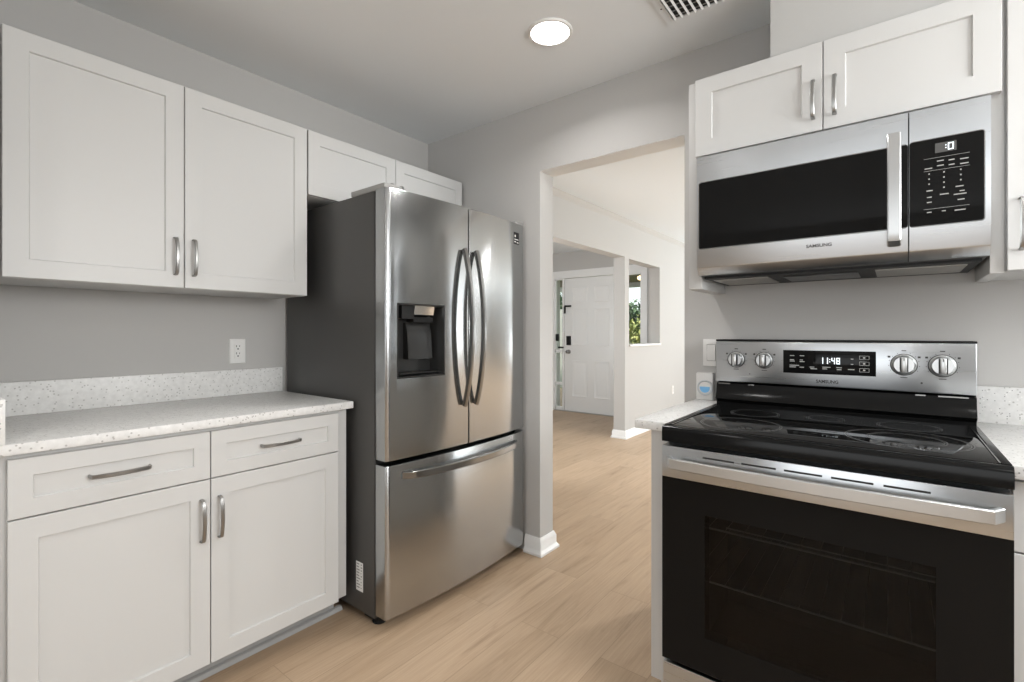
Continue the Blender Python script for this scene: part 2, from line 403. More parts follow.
# front wall of the entry: solid round the door and its side lights
YD = 6.39
struct('wall_entry', boxes((-6.2, -4.20, YD, YD + .14, 0, H), (-4.20, -2.66, YD, YD + .14, 2.155, H), (-2.66, wl, YD, YD + .14, 0, H)), M['wall'], smooth=0)
struct('wall_entry_left', B(-6.2, -6.08, 2.62, YD, 0, H), M['wall'], smooth=0)
struct('wall_entry_rear', boxes((-6.2, -3.88, 2.5, 2.62, 0, H), (-2.72, wl, 2.5, 2.62, 0, H), (-3.88, -2.72, 2.5, 2.62, 0, .7), (-3.88, -2.72, 2.5, 2.62, 2.1, H)), M['wall'], smooth=0)
# cove strip between wall and living-room ceiling
struct('trim_cove', prism(bmesh.new(), [(A + .001, 2.437), (A + .045, 2.484), (A + .001, 2.484)], 'y', YW2 + .001, 8.87), M['wall'])

def base_profile(t=0.014, h=0.092):
    return [(0, 0), (t + .012, 0), (t + .012, .012), (t + .003, .024), (t, .03), (t, h - .022), (t * .55, h - .008), (t * .35, h), (0, h)]
def baseboard(name, pts, m=M['trim']):
    """mitred run of skirting: pts are (x, y) on the wall line, the profile sits to the right of the walking direction"""
    prof = base_profile(); rings = []
    n = len(pts)
    for i, p in enumerate(pts):
        p = Vector(p); d = []
        if i > 0: d.append((p - Vector(pts[i-1])).normalized())
        if i < n - 1: d.append((Vector(pts[i+1]) - p).normalized())
        nr = [Vector((v.y, -v.x)) for v in d]
        if len(nr) == 2:
            b = (nr[0] + nr[1]).normalized(); b = b / b.dot(nr[0])
        else: b = nr[0]
        rings.append([(p.x + b.x * a, p.y + b.y * a, z + .0005) for a, z in prof])
    return struct(name, loops(bmesh.new(), rings), m)
e = .0006
baseboard('baseboard_doorway', [(-1.60, YW - e), (xJ0 + e, YW - e), (xJ0 + e, YW2 + e), (-2.38, YW2 + e)][::1])
baseboard('baseboard_doorway_right', [(3.4, YW2 + e), (xJ1 - e, YW2 + e), (xJ1 - e, YW + .02)])
baseboard('baseboard_half_wall', [(wl - e, 5.6), (wl - e, 5.125 - e), (A + e, 5.125 - e), (A + e, 8.86)][::1])
# ledge of the pass-through
struct('trim_ledge', B(wl - .018, A + .022, 5.237, 6.168, 1.0455, 1.068, .003), M['trim'])

# ------------------------------------------------------------------ front door, side lights
dr = struct('door_1', B(-3.994, -3.085, YD + .03, YD + .074, .012, 2.034, .002), M['trim'])
cbm = bmesh.new()
def panel(x0, x1, z0, z1):
    """raised panel sitting in a moulded recess"""
    y = YD + .03
    def R(i, yy): return [(x0 + i, yy, z0 + i), (x1 - i, yy, z0 + i), (x1 - i, yy, z1 - i), (x0 + i, yy, z1 - i)]
    return [R(0, y + .0008), R(.008, y - .006), R(.016, y - .003), R(.028, y + .0005), R(.055, y - .006), R(.07, y - .006)]
for (x0, x1) in ((-3.855, -3.595), (-3.48, -3.22)):
    for (z0, z1) in ((1.66, 1.895), (1.005, 1.565), (.23, .785)):
        obj('panel', loops(bmesh.new(), panel(x0, x1, z0, z1)), M['trim'], dr)
obj('keypad_lock', B(-3.948, -3.876, YD + .004, YD + .0295, 1.015, 1.155, .006), M['black'], dr)
kb = lathe(bmesh.new(), [(.032, 0), (.032, -.006), (.013, -.012), (.012, -.035), (.024, -.042), (.029, -.055), (.024, -.068), (.010, -.073)], (-3.912, YD + .0295, .915), 'y', 24)
obj('knob', kb, mat('aged_nickel', (.22, .21, .20), .3, 1), dr)
obj('door_guard', boxes((-3.985, -3.873, YD + .008, YD + .0295, 1.60, 1.625), (-3.992, -3.972, YD + .004, YD + .0295, 1.50, 1.61)), M['black'], dr)
dr.location.y -= .022
# one frame round door and side lights
fr = []
for (x0, x1) in ((-4.20, -4.163), (-4.016, -3.997), (-3.082, -3.03), (-2.745, -2.66)): fr.append((x0, x1, YD - .006, YD + .145, 0, 2.04))
fr.append((-4.20, -2.66, YD - .006, YD + .145, 2.04, 2.155))
struct('trim_entry_frame', boxes(*fr), M['trim'], smooth=0)
struct('trim_threshold', B(-4.163, -2.745, YD - .02, YD + .145, 0.0005, .0115), mat('metal_threshold', (.45, .44, .42), .4, .6))
def sidelight(name, x0, x1, rails):
    w = struct(name, boxes(*[(x0 + .0005, x1 - .0005, YD + .006, YD + .05, z0, z1) for z0, z1 in rails],
                           (x0 + .0005, x0 + .016, YD + .006, YD + .05, .0125, 2.039), (x1 - .016, x1 - .0005, YD + .006, YD + .05, .0125, 2.039)), M['trim'], smooth=0)
    obj('pane', B(x0 + .015, x1 - .015, YD + .016, YD + .022, .05, 2.03), M['glass'], w)
    return w
sidelight('window_1', -4.163, -4.016, ((.0125, .06), (.40, .44), (.895, .945), (2.02, 2.039)))
sidelight('window_2', -3.03, -2.745, ((.0125, .06), (2.02, 2.039)))
bell = thing('door_chime', 'small black box on the frame of the narrow pane left of the entry door', 'sensor', (-4.118, YD + .02, 1.08))
obj('housing', B(-4.146, -4.09, YD - .013, YD + .0055, 1.075, 1.185, .004), M['black'], bell)
obj('catch', B(-4.10, -4.0, YD - .013, YD + .0055, .965, .99, .003), M['black'], bell)

# ------------------------------------------------------------------ outside the entry
struct('ground', B(-16, 8, YD + .15, 26, -.2, -.07), M['grass'])
struct('porch_floor', B(-6, -2.55, YD + .15, 9.1, -.07, -.02), M['concrete'])
struct('porch_ceiling', B(-6, -2.55, YD + .15, 9.1, 2.19, 2.26), M['brown'])
struct('porch_beam', B(-6, -2.55, 8.93, 9.06, 2.10, 2.188), M['trim'])
struct('porch_column', boxes((-5.30, -5.08, 8.9, 9.08, -.0195, 2.099), (-5.36, -5.02, 8.84, 9.14, -.0195, .14)), M['stucco'])
struct('added_garden_wall', B(-12, -5.6, 9.6, 9.75, -.069, 1.75), M['stucco'])  # added wall, gives the left pane its pale greyish look
pl = thing('porch_light', 'small lit porch lamp under the brown boarded ceiling outside', 'lamp', (-3.33, 7.75, 2.19))
obj('canopy', lathe(bmesh.new(), [(.07, -.001), (.07, -.018), (.03, -.03)], (-3.33, 7.75, 2.19)), M['black'], pl)
obj('glass_shade', lathe(bmesh.new(), [(.035, -.0305), (.06, -.045), (.065, -.07), (.05, -.095), (.012, -.105)], (-3.33, 7.75, 2.19)), M['warmlamp'], pl)
def shrub(name, label, cat, c, rad, hgt, z0, nleaf, lsize, m):
    t = thing(name, label, cat, (c[0], c[1], -.07))
    bm = bmesh.new()
    for i in range(7):
        a = random.uniform(0, 6.28); r = rad * .5
        p = [(c[0] + .03 * math.cos(a), c[1] + .03 * math.sin(a), -.069), (c[0] + r * .4 * math.cos(a), c[1] + r * .4 * math.sin(a), z0 + hgt * .35), (c[0] + r * math.cos(a), c[1] + r * math.sin(a), z0 + hgt * .8)]
        sweep(bm, p, [(.02 * math.cos(k * PI/3), .02 * math.sin(k * PI/3)) for k in range(6)], (math.sin(a), -math.cos(a), 0.01))
    obj('stems', bm, M['bark'], t)
    bm = bmesh.new()
    for i in range(nleaf):
        while True:
            v = Vector((random.uniform(-1, 1), random.uniform(-1, 1), random.uniform(-1, 1)))
            if .35 < v.length < 1: break
        k = 1 + .22 * math.sin(5 * v.x + 3 * v.z) + .15 * math.sin(7 * v.y - 4 * v.z)
        p = Vector((c[0] + v.x * rad * k, c[1] + v.y * rad * k, z0 + hgt * (.5 + .5 * v.z * k)))
        q = Matrix.Rotation(random.uniform(0, 6.28), 3, 'Z') @ Matrix.Rotation(random.uniform(-1.2, 1.2), 3, 'X')
        s = lsize * random.uniform(.6, 1.3)
        pts = [(0, -s, 0), (s * .45, -.1 * s, .12 * s), (0, s, 0), (-s * .45, -.1 * s, .12 * s)]
        bm.faces.new([bm.verts.new(p + q @ Vector(x)) for x in pts])
    obj('foliage', bm, m, t, smooth=0, fix=False)
    return t
shrub('garden_shrub', 'yellow-green leafy shrub low outside the pane right of the entry door', 'shrub', (-4.35, 10.6), .75, 1.35, .1, 2400, .07, M['leaf_yellow'])
shrub('garden_tree', 'taller dark green tree behind the yellow-green shrub outside', 'tree', (-5.4, 13.4), 1.35, 1.25, .75, 2600, .12, M['leaf_dark'])
shrub('hedge_plant', 'green bush seen through the narrow pane left of the entry door', 'shrub', (-7.3, 11.0), 1.0, 1.9, .6, 1800, .09, M['leaf_dark'])

# ------------------------------------------------------------------ left run: wall cabinets
xU = A + .3299
def wall_cabinet(name, label, y0, ys, y1, z0, z1, hz, hl=.134):
    t = thing(name, label, 'cabinet', (A + .001, (y0 + y1) / 2, z0), 'white wall cabinets')
    xb = xU - .021
    obj('cabinet_body', B(A + .001, xb, y0 + .001, y1 - .001, z0, z1, .001), M['cab_in'], t)
    for (a, b, hy) in ((y0 + .0015, ys - .0015, ys - .030), (ys + .0015, y1 - .0015, ys + .030)):
        d = obj('door', shaker(a, b, z0 + .0015, z1 - .0015, xb + .001, .02, LEFT), M['cab'], t)
        obj('handle', pull(hy, hz, xU + .0, hl, True, LEFT), M['nickel'], d, label='brushed nickel bar handle')
    return t
wall_cabinet('wall_cabinet', 'tall white two-door wall cabinet hanging above the left worktop', .1965, .667, 1.1475, 1.3675, 2.1179, 1.483)
wall_cabinet('wall_cabinet', 'short white two-door wall cabinet above the refrigerator', 1.1510, 1.6388, 2.1434, 1.8239, 2.1179, 1.925, .11)

# ------------------------------------------------------------------ left run: base cabinet, worktop
xB = A + .61
t = thing('base_cabinet', 'white two-door two-drawer base cabinet left of the refrigerator', 'cabinet', (A + .001, .67, 0), 'white base cabinets')
obj('cabinet_body', B(A + .001, xB - .021, .1665, 1.175, .1015, .8875, .001), M['cab_in'], t)
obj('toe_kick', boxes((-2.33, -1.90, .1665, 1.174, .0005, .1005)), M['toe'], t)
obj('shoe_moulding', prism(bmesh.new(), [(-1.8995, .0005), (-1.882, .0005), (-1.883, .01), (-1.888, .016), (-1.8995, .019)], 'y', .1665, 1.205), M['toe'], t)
for (a, b, hy) in ((.1814, .6515, .625), (.6545, 1.127, .679)):
    d = obj('drawer_front', shaker(a, b, .7195, .8747, xB - .020, .02, LEFT, .047), M['cab'], t)
    obj('handle', pull((a + b) / 2 - .003, .797, xB, .142, False, LEFT), M['nickel'], d, label='brushed nickel bar handle')
    d = obj('door', shaker(a, b, .1018, .7155, xB - .020, .02, LEFT), M['cab'], t)
    obj('handle', pull(hy, .586, xB, .136, True, LEFT), M['nickel'], d, label='brushed nickel bar handle')
t = thing('countertop', 'white speckled quartz worktop with upstand beside the refrigerator', 'countertop', (A + .001, .67, .888), 'quartz worktops')
obj('slab', B(A + .001, A + .6204, .160, 1.1895, .888, .9165, .002), M['quartz'], t)
obj('backsplash', B(A + .001, A + .021, .178, 1.1895, .9168, 1.0333, .0015), M['quartz'], t)
obj('side_splash', B(A + .001, A + .6204, .160, .1765, .9168, 1.0333, .0015), M['quartz'], t)

def duplex_outlet(label, c, face, out, group=None, decora=True):
    """plate centred at c on a wall; face maps (u across, w up, d out)"""
    t = thing('wall_outlet', label, 'outlet', face(c[0], c[1], out), 'wall outlets')
    def slab(u0, u1, w0, w1, d0, d1, k=.0):
        def R(i, d): return [face(u0 + i, w0 + i, d), face(u1 - i, w0 + i, d), face(u1 - i, w1 - i, d), face(u0 + i, w1 - i, d)]
        return loops(bmesh.new(), [R(0, d0), R(0, d1 - k), R(k, d1)])
    u, w = c
    obj('cover_plate', slab(u - .035, u + .035, w - .057, w + .057, out + .0005, out + .006, .003), M['whiteplastic'], t)
    r = obj('receptacle', slab(u - .0165, u + .0165, w - .0335, w + .0335, out + .006, out + .0085, .001), M['whiteplastic'], t)
    bm = bmesh.new()
    for s in (-1, 1):
        for du, w0, w1, hw in ((-.0065, .002, .011, .0014), (.0065, .003, .010, .0014), (0, -.009, -.003, .003)):
            z0, z1 = w + s * .0165 + w0, w + s * .0165 + w1
            vs_ = [bm.verts.new(face(u + du + a * hw, b, out + .0087)) for a, b in ((-1, z0), (1, z0), (1, z1), (-1, z1))]
            bm.faces.new(vs_)
    obj('slots', bm, M['slot'], r)
    return t
duplex_outlet('white duplex outlet on the grey wall above the left worktop', (.987, 1.118), LEFT, A)
duplex_outlet('small white outlet low on the living-room wall beyond the doorway', (6.64, .417), LEFT, A)

# ------------------------------------------------------------------ refrigerator
fy0, fy1, fyc = 1.211, 2.142, 1.662
F = thing('refrigerator', 'large stainless french-door refrigerator with dark grey sides', 'refrigerator', (-2.0, fyc, 0))
xbf = -1.664            # front of the body
obj('cabinet_body', B(-2.375, xbf, fy0, fy1, .035, 1.782, .004), M['darksteel'], F)
obj('kick_grille', B(-1.76, -1.668, fy0 + .02, fy1 - .02, .012, .0345), M['black'], F)
obj('gasket', boxes((xbf + .0005, xbf + .008, fy0 + .006, fy1 - .006, .06, 1.775)), M['gap'], F)
for (ya, yb) in ((fy0 + .005, fy0 + .03), (fy1 - .07, fy1 - .0)):
    obj('hinge_cover', B(-1.83 if ya < 1.5 else -1.75, -1.60, ya - .004, yb + .06 if ya < 1.5 else yb - .003, 1.7825, 1.806, .004), M['greyplastic'], F)
for yy in (fy0 + .045, fy1 - .05):
    obj('foot', lathe(bmesh.new(), [(.028, .0005), (.03, .006), (.022, .012), (.018, .034)], (-1.69, yy, 0), 'z', 20), M['black'], F)
def front_x(y):
    s = (y - fyc) / (fy1 - fy0) * 2
    return -1.592 + .030 * (1 - s * s)
def fridge_panel(y0, y1, z0, z1, rl, rr):
    """bowed stainless skin; rl, rr round the left and right vertical edges"""
    xb = xbf + .009; pts = []
    N = 28; (wl_, dl_), (wr_, dr_) = rl, rr       # width and depth of each soft edge
    fl = front_x(y0 + wl_) - dl_
    for i in range(9):
        a = PI / 2 * i / 8
        pts.append((fl + dl_ * math.sin(a), y0 + wl_ - wl_ * math.cos(a)))
    for i in range(1, N):
        y = y0 + wl_ + (y1 - wr_ - y0 - wl_) * i / N
        pts.append((front_x(y), y))
    f2 = front_x(y1 - wr_) - dr_
    for i in range(9):
        a = PI / 2 * (1 - i / 8)
        pts.append((f2 + dr_ * math.sin(a), y1 - wr_ + wr_ * math.cos(a)))
    poly = [(xb, y0)] + pts + [(xb, y1)]
    def sh(p, k):
        # pull the outline in a little for the soft top and bottom edges
        x, y = p
        return (x - k if x > xb + .001 else x, min(max(y, y0 + k), y1 - k))
    rings = [[(*sh(p, .004), z0) for p in poly], [(*sh(p, .001), z0 + .0015) for p in poly], [(*p, z0 + .004) for p in poly],
             [(*p, z1 - .004) for p in poly], [(*sh(p, .001), z1 - .0015) for p in poly], [(*sh(p, .004), z1) for p in poly]]
    return loops(bmesh.new(), rings)
dl = obj('door', fridge_panel(fy0, fyc - .003, .686, 1.7875, (.030, .012), (.004, .004)), M['steel_v'], F, label='left stainless door with water dispenser')
drr = obj('door', fridge_panel(fyc + .003, fy1, .686, 1.7875, (.004, .004), (.062, .022)), M['steel_v'], F, label='right stainless door')
fz = obj('freezer_drawer', fridge_panel(fy0, fy1, .052, .668, (.030, .012), (.062, .022)), M['steel_v'], F)
# dispenser
dy0, dy1, dz0, dz1 = 1.262, 1.512, 1.015, 1.325
cut(dl, B(-1.652, -1.5, dy0, dy1, dz0, dz1))
xr = -1.6515
bm = bmesh.new()
def rect(x, i, j=0): return [(x, dy0 + i, dz0 + i), (x, dy1 - i, dz0 + i), (x, dy1 - i, dz1 - i), (x, dy0 + i, dz1 - i)]
xf = [front_x(dy0) , front_x(dy1), front_x(dy1), front_x(dy0)]
def rim(i, dx): return [(xf[k] + dx, p[1], p[2]) for k, p in enumerate(rect(0, i))]
loops(bm, [rect(xr, .0008), rim(.0008, .001), rim(.006, .0015), rim(.008, -.004), rect(xr + .004, .014)], True, True)
obj('dispenser_recess', bm, mat('dispenser_dark_grey', (.03, .03, .029), .3, .3), dl)
bm = bmesh.new()
yc_ = 1.412
prism(bm, [(-1.646, 1.2705), (-1.592, 1.280), (-1.583, 1.322), (-1.646, 1.322)], 'y', yc_ - .055, yc_ + .055)
obj('dispenser_spout', bm, M['chrome'], dl, label='shiny spout block')
obj('spout_shroud', boxes((-1.646, -1.590, dy0 + .03, yc_ - .0555, 1.262, 1.3235), (-1.646, -1.60, yc_ - .05, yc_ + .06, 1.248, 1.270)), M['black'], dl)
bm = bmesh.new()
prism(bm, [(-1.646, 1.09), (-1.612, 1.09), (-1.620, 1.20), (-1.632, 1.246), (-1.646, 1.246)], 'y', 1.345, 1.480)
obj('dispenser_paddle', bm, mat('paddle_grey', (.035, .035, .034), .22, .3), dl, label='dark grey push paddle')
obj('drip_tray', B(-1.646, -1.588, dy0 + .016, dy1 - .016, dz0 + .015, dz0 + .022), M['black'], dl)
# handles: long bars that bow away from the doors
def fridge_bar(p0, p1, wid, thick, bow, side, endr=.02):
    p0, p1 = Vector(p0), Vector(p1); path = []
    n = 36
    for i in range(n + 1):
        s = i / n; k = 2 * s - 1
        out = bow * (1 - k * k) ** .85 + endr
        path.append(p0.lerp(p1, s) + Vector((out, 0, 0)))
    return sweep(bmesh.new(), path, rsec(wid, thick, .25), side)
M['bar'] = mat('satin_steel_handle', (.27, .27, .265), .24, 1.0)
M['bar_light'] = mat('satin_steel_bar', (.64, .65, .65), .36, 1.0)
obj('handle', fridge_bar((front_x(1.622), 1.622, 1.588), (front_x(1.622), 1.622, .868), .019, .026, .050, (0, 1, 0), .010), M['bar'], dl, label='long bowed steel handle')
obj('handle', fridge_bar((front_x(1.701), 1.701, 1.588), (front_x(1.701), 1.701, .868), .019, .026, .050, (0, 1, 0), .010), M['bar'], drr, label='long bowed steel handle')
def freezer_bar():
    path = []; n = 36
    for i in range(n + 1):
        s = i / n; y = 1.290 + (2.045 - 1.290) * s; k = 2 * s - 1
        path.append((front_x(y) + .040 * (1 - k * k) ** .8 + (.018 if 0 < i < n else 0), y, .620))
    return sweep(bmesh.new(), path, rsec(.030, .014, .25), (0, 0, 1))
obj('handle', freezer_bar(), M['bar'], fz, label='long bowed steel handle')
# labels: data sticker on the side, small dark badge at the upper right of the right door
lb = obj('label_sticker', B(-1.789, -1.741, fy0 - .0008, fy0 - .0002, .119, .240), M['paper'], F, label='white printed sticker')
bm = bmesh.new()
for i in range(9):
    z = .131 + i * .0122
    for (a, b) in ((0, random.uniform(.012, .026)), (.029, .029 + random.uniform(.004, .012))):
        x0 = -1.785 + a; x1 = -1.785 + b
        bm.faces.new([bm.verts.new(p) for p in ((x0, fy0 - .0011, z), (x1, fy0 - .0011, z), (x1, fy0 - .0011, z + .0045), (x0, fy0 - .0011, z + .0045))])
obj('print', bm, mat('grey_label_print', (.25, .25, .24), .6), lb)
def patch(y0, y1, z0, z1, off):
    bm = bmesh.new(); n = 8; R = []
    for i in range(n + 1):
        y = y0 + (y1 - y0) * i / n
        R.append((front_x(y) + off, y))
    for a, b in zip(R, R[1:]):
        bm.faces.new([bm.verts.new(p) for p in ((a[0], a[1], z0), (b[0], b[1], z0), (b[0], b[1], z1), (a[0], a[1], z1))])
    bmesh.ops.remove_doubles(bm, verts=bm.verts, dist=1e-6)
    return bm
st = obj('feature_sticker', patch(2.028, 2.080, 1.675, 1.738, .0006), M['black'], drr, label='small dark sticker')
bm = patch(2.036, 2.046, 1.712, 1.724, .001)
for (a, b, c_, d_) in ((2.033, 2.074, 1.698, 1.702), (2.034, 2.046, 1.684, 1.690), (2.057, 2.074, 1.682, 1.686)):
    k = patch(a, b, c_, d_, .001); me = bpy.data.meshes.new('k'); k.to_mesh(me); k.free(); bm.from_mesh(me); bpy.data.meshes.remove(me)
obj('print', bm, M['paper'], st)

# ------------------------------------------------------------------ range
RX0, RX1 = -.5565, .1995
RYF = 1.4493
G = thing('kitchen_range', 'stainless electric range with black glass top and oven door', 'stove', ((RX0 + RX1) / 2, 1.8, 0))
obj('oven_body', boxes((RX0 + .003, RX1 - .003, 1.50, 2.135, .03, .160), (RX0 + .003, RX0 + .05, 1.50, 2.135, .16, .872), (RX1 - .05, RX1 - .003, 1.50, 2.135, .16, .872),
                       (RX0 + .05, RX1 - .05, 1.50, 2.135, .80, .872), (RX0 + .05, RX1 - .05, 2.0, 2.135, .16, .80)), mat('black_oven_body', (.03, .03, .03), .5), G)
for x in (RX0 + .06, RX1 - .06):
    for y in (1.56, 2.08):
        obj('foot', lathe(bmesh.new(), [(.022, .0005), (.022, .01), (.012, .012), (.012, .0295)], (x, y, 0), 'z', 16), M['black'], G)
# warming drawer
obj('storage_drawer', B(RX0 + .002, RX1 - .002, 1.452, 1.499, .045, .205, .004), M['steel_h'], G)
# oven door: black glass front with a steel head rail
dz0_, dz1_, dzg = .2165, .862, .7675
wx0, wx1, wz0, wz1 = -.430, .075, .32, .675
od = obj('oven_door', boxes((RX0 + .001, wx0, RYF, 1.495, dz0_, dzg), (wx1, RX1 - .001, RYF, 1.495, dz0_, dzg), (wx0, wx1, RYF, 1.495, dz0_, wz0), (wx0, wx1, RYF, 1.495, wz1, dzg)), M['blackglass'], G, smooth=0)
obj('head_rail', B(RX0 + .001, RX1 - .001, RYF - .0015, 1.495, dzg + .0003, dz1_, .002), M['steel_h'], od, label='brushed steel top rail')
obj('window', B(wx0 + .0002, wx1 - .0002, RYF + .0004, RYF + .008, wz0 + .0002, wz1 - .0002), M['ovenglass'], od, label='tinted oven window')
bm = bmesh.new()
for i in range(5):
    x0 = -.435 + i * .104
    box(bm, x0, x0 + .085, RYF - .0022, RYF - .0014, .8385, .8435)
obj('vent_slots', bm, M['slot'], od)
path = []
n = 40
for i in range(n + 1):
    s = i / n; k = 2 * s - 1
    o_ = .030 + .014 * (1 - k * k)
    if i in (0, n): o_ = 0.0005
    path.append((RX0 + .022 + (RX1 - RX0 - .042) * s, RYF - .002 - o_, .818))
obj('handle', sweep(bmesh.new(), path, rsec(.030, .013, .15), (0, 0, 1)), M['bar_light'], od, label='wide bowed steel handle')
rk = bmesh.new()
def wire(bm, a, b, r=.0022):
    a, b = Vector(a), Vector(b); t = (b - a).normalized(); s = t.cross(Vector((0, 0, 1)) if abs(t.z) < .9 else Vector((1, 0, 0)))
    sweep(bm, [a, b], [(r * math.cos(k * PI/3), r * math.sin(k * PI/3)) for k in range(6)], s)
for z, hi in ((.46, 1), (.62, 0)):
    wire(rk, (RX0 + .055, 1.505, z), (RX1 - .055, 1.505, z), .003)
    wire(rk, (RX0 + .055, 1.96, z), (RX1 - .055, 1.96, z), .0028)
    for i in range(14):
        x = RX0 + .07 + i * (RX1 - RX0 - .14) / 13
        wire(rk, (x, 1.507, z - .003), (x, 1.96, z - .003), .0009)
obj('oven_rack', rk, mat('brightened_rack_wire', (.75, .75, .74), .35), G)  # chrome wires painted pale to stand for the light they catch
# cooktop: enamel frame with a glass plate let in
zt = .920
prof = [(1.4495, .874), (1.4495, .906), (1.4515, .914), (1.457, .9192), (1.464, .9205), (1.474, .9195), (1.480, .9175), (2.03, .9175), (2.03, .874)]
bm = bmesh.new(); prism(bm, prof, 'x', RX0, RX1)
ct = obj('cooktop', bm, M['blackgloss'], G)
obj('glass_plate', B(RX0 + .018, RX1 - .018, 1.481, 2.008, .9177, .9195, .0006), M['blackglass'], ct)
for s, x in ((1, RX0), (-1, RX1)):
    a, b = sorted((x + s * .0005, x + s * .0165))
    obj('side_rail', B(a, b, 1.470, 2.01, .9178, .9225, .0015), M['blackgloss'], ct)
    a, b = sorted((x + s * .0165, x + s * .0195))
    obj('edge_strip', B(a, b, 1.482, 2.01, .9197, .9215), M['bar'], ct, label='thin bright metal strip')
for (cx_, cy_, rr) in ((-.375, 1.625, (.115,)), (.025, 1.665, (.135, .085)), (-.385, 1.875, (.078,)), (.035, 1.895, (.078,)), (-.178, 1.90, (.055,))):
    bm = bmesh.new()
    for r in rr:
        ring_bm(bm, (cx_, cy_), r - .0022, r, .91975); ring_bm(bm, (cx_, cy_), r - .0075, r - .006, .91975)
    obj('burner_ring', bm, M['ring'], ct, label='thin grey printed ring')
# back guard
obj('guard_base', prism(bmesh.new(), [(2.0305, .874), (2.0305, .93), (2.012, .945), (2.024, .97), (2.030, 1.004), (2.06, 1.012), (2.135, 1.012), (2.135, .874)], 'x', RX0 + .001, RX1 - .001), M['blackgloss'], G)
for a, b in ((RX0 + .012, RX0 + .055), (RX0 + .12, RX0 + .14), (RX1 - .145, RX1 - .12), (RX1 - .09, RX1 - .02)):
    obj('trim_clip', B(a, b, 2.016, 2.03, 1.0025, 1.0065), M['bar'], G)
YP = 2.0195
gp = obj('control_panel', B(RX0 + .001, RX1 - .001, YP, 2.10, 1.0125, 1.170, .004), M['steel_h'], G)
obj('guard_cap', B(RX0 + .0, RX1 - .0, YP + .003, 2.135, 1.1702, 1.177, .002), M['black'], G)
obj('display_glass', B(-.319, -.046, YP - .0025, YP - .0003, 1.057, 1.140, .001), M['blackglass'], gp)
obj('clock_digits', digits_bm('11:48', -.205, 1.094, .022, YP - .0029, .0105), M['digits'], gp, label='white clock figures reading 11:48')
bm = bmesh.new()
def dash(bm, x, z, w, h, y):
    bm.faces.new([bm.verts.new(p) for p in ((x, y, z), (x + w, y, z), (x + w, y, z + h), (x, y, z + h))])
yy = YP - .0029
for x, z, w in ((-.297, 1.119, .014), (-.266, 1.119, .014), (-.297, 1.104, .013), (-.297, 1.099, .015), (-.266, 1.104, .010), (-.266, 1.098, .015), (-.298, 1.084, .03), (-.298, 1.078, .02), (-.267, 1.078, .014),
                (-.235, 1.080, .014), (-.233, 1.074, .02), (-.197, 1.081, .024), (-.197, 1.075, .014), (-.156, 1.081, .016), (-.155, 1.074, .014), (-.123, 1.076, .018), (-.115, 1.112, .007), (-.115, 1.094, .007)):
    dash(bm, x, z, w, .0028, yy)
for z in (1.112, 1.092, 1.070):
    dash(bm, -.091, z, .027, .0012, yy); dash(bm, -.091, z + .012, .027, .0012, yy); dash(bm, -.091, z, .0012, .012, yy); dash(bm, -.0652, z, .0012, .013, yy); dash(bm, -.081, z + .004, .006, .005, yy)
obj('panel_legends', bm, M['legend'], gp)
obj('maker_logo', text_bm('SAMSUNG', .066, .0115, -.2165, YP - .0003, 1.026), M['logo'], gp, label='small dark capital letters')
def knob(x, z, r):
    k = obj('knob', lathe(bmesh.new(), [(r + .003, -.0003), (r + .003, -.004), (r, -.005), (r * .93, -.022), (r * .86, -.025)], (x, YP, z), 'y', 40), M['bar_light'], gp)
    obj('skirt', lathe(bmesh.new(), [(r + .0032, -.0002), (r + .0052, -.0002), (r + .0052, -.0045), (r + .0032, -.0055)], (x, YP, z), 'y', 40, False, False), M['greyplastic2'], k)
    bm = bmesh.new(); box(bm, x - .0085, x + .0085, YP - .036, YP - .0252, z - r * .82, z + r * .82, .004)
    obj('grip', bm, M['bar_light'], k)
    bm = bmesh.new(); box(bm, x - .0105, x - .0087, YP - .034, YP - .0252, z - r * .8, z + r * .8); box(bm, x + .0087, x + .0105, YP - .034, YP - .0252, z - r * .8, z + r * .8)
    box(bm, x - .001, x + .001, YP - .0365, YP - .0361, z + r * .45, z + r * .75)
    obj('grip_edge', bm, M['black'], k)
    bm = bmesh.new()
    for i in range(11):
        a = PI / 2 + (i - 5) * .42
        if i == 5: dash(bm, x - .006, z + r + .0135, .012, .003, YP - .0004)
        else: dash(bm, x + (r + .009) * math.cos(a) - .001, z + (r + .009) * math.sin(a) - .001, .002, .002, YP - .0004)
    dash(bm, x - .009, z - r - .013, .018, .0025, YP - .0004)
    obj('dial_print', bm, M['logo'], k)
    for s in (-1, 1):
        bm = bmesh.new(); dash(bm, x + s * (r + .008) - .0035, z + r * .72, .007, .006, YP - .0004)
        obj('dial_mark', bm, M['logo'], k)
for x, r in ((-.480, .026), (-.382, .026), (.026, .030), (.120, .030)): knob(x, 1.1, r)
for x, z, q in ((.070, 1.043, .003), (-.432, 1.046, .0022)): obj('indicator_dot', cyl(bmesh.new(), (x, YP - .0006, z), q, .0005, 'y', 12), M['logo'], gp)

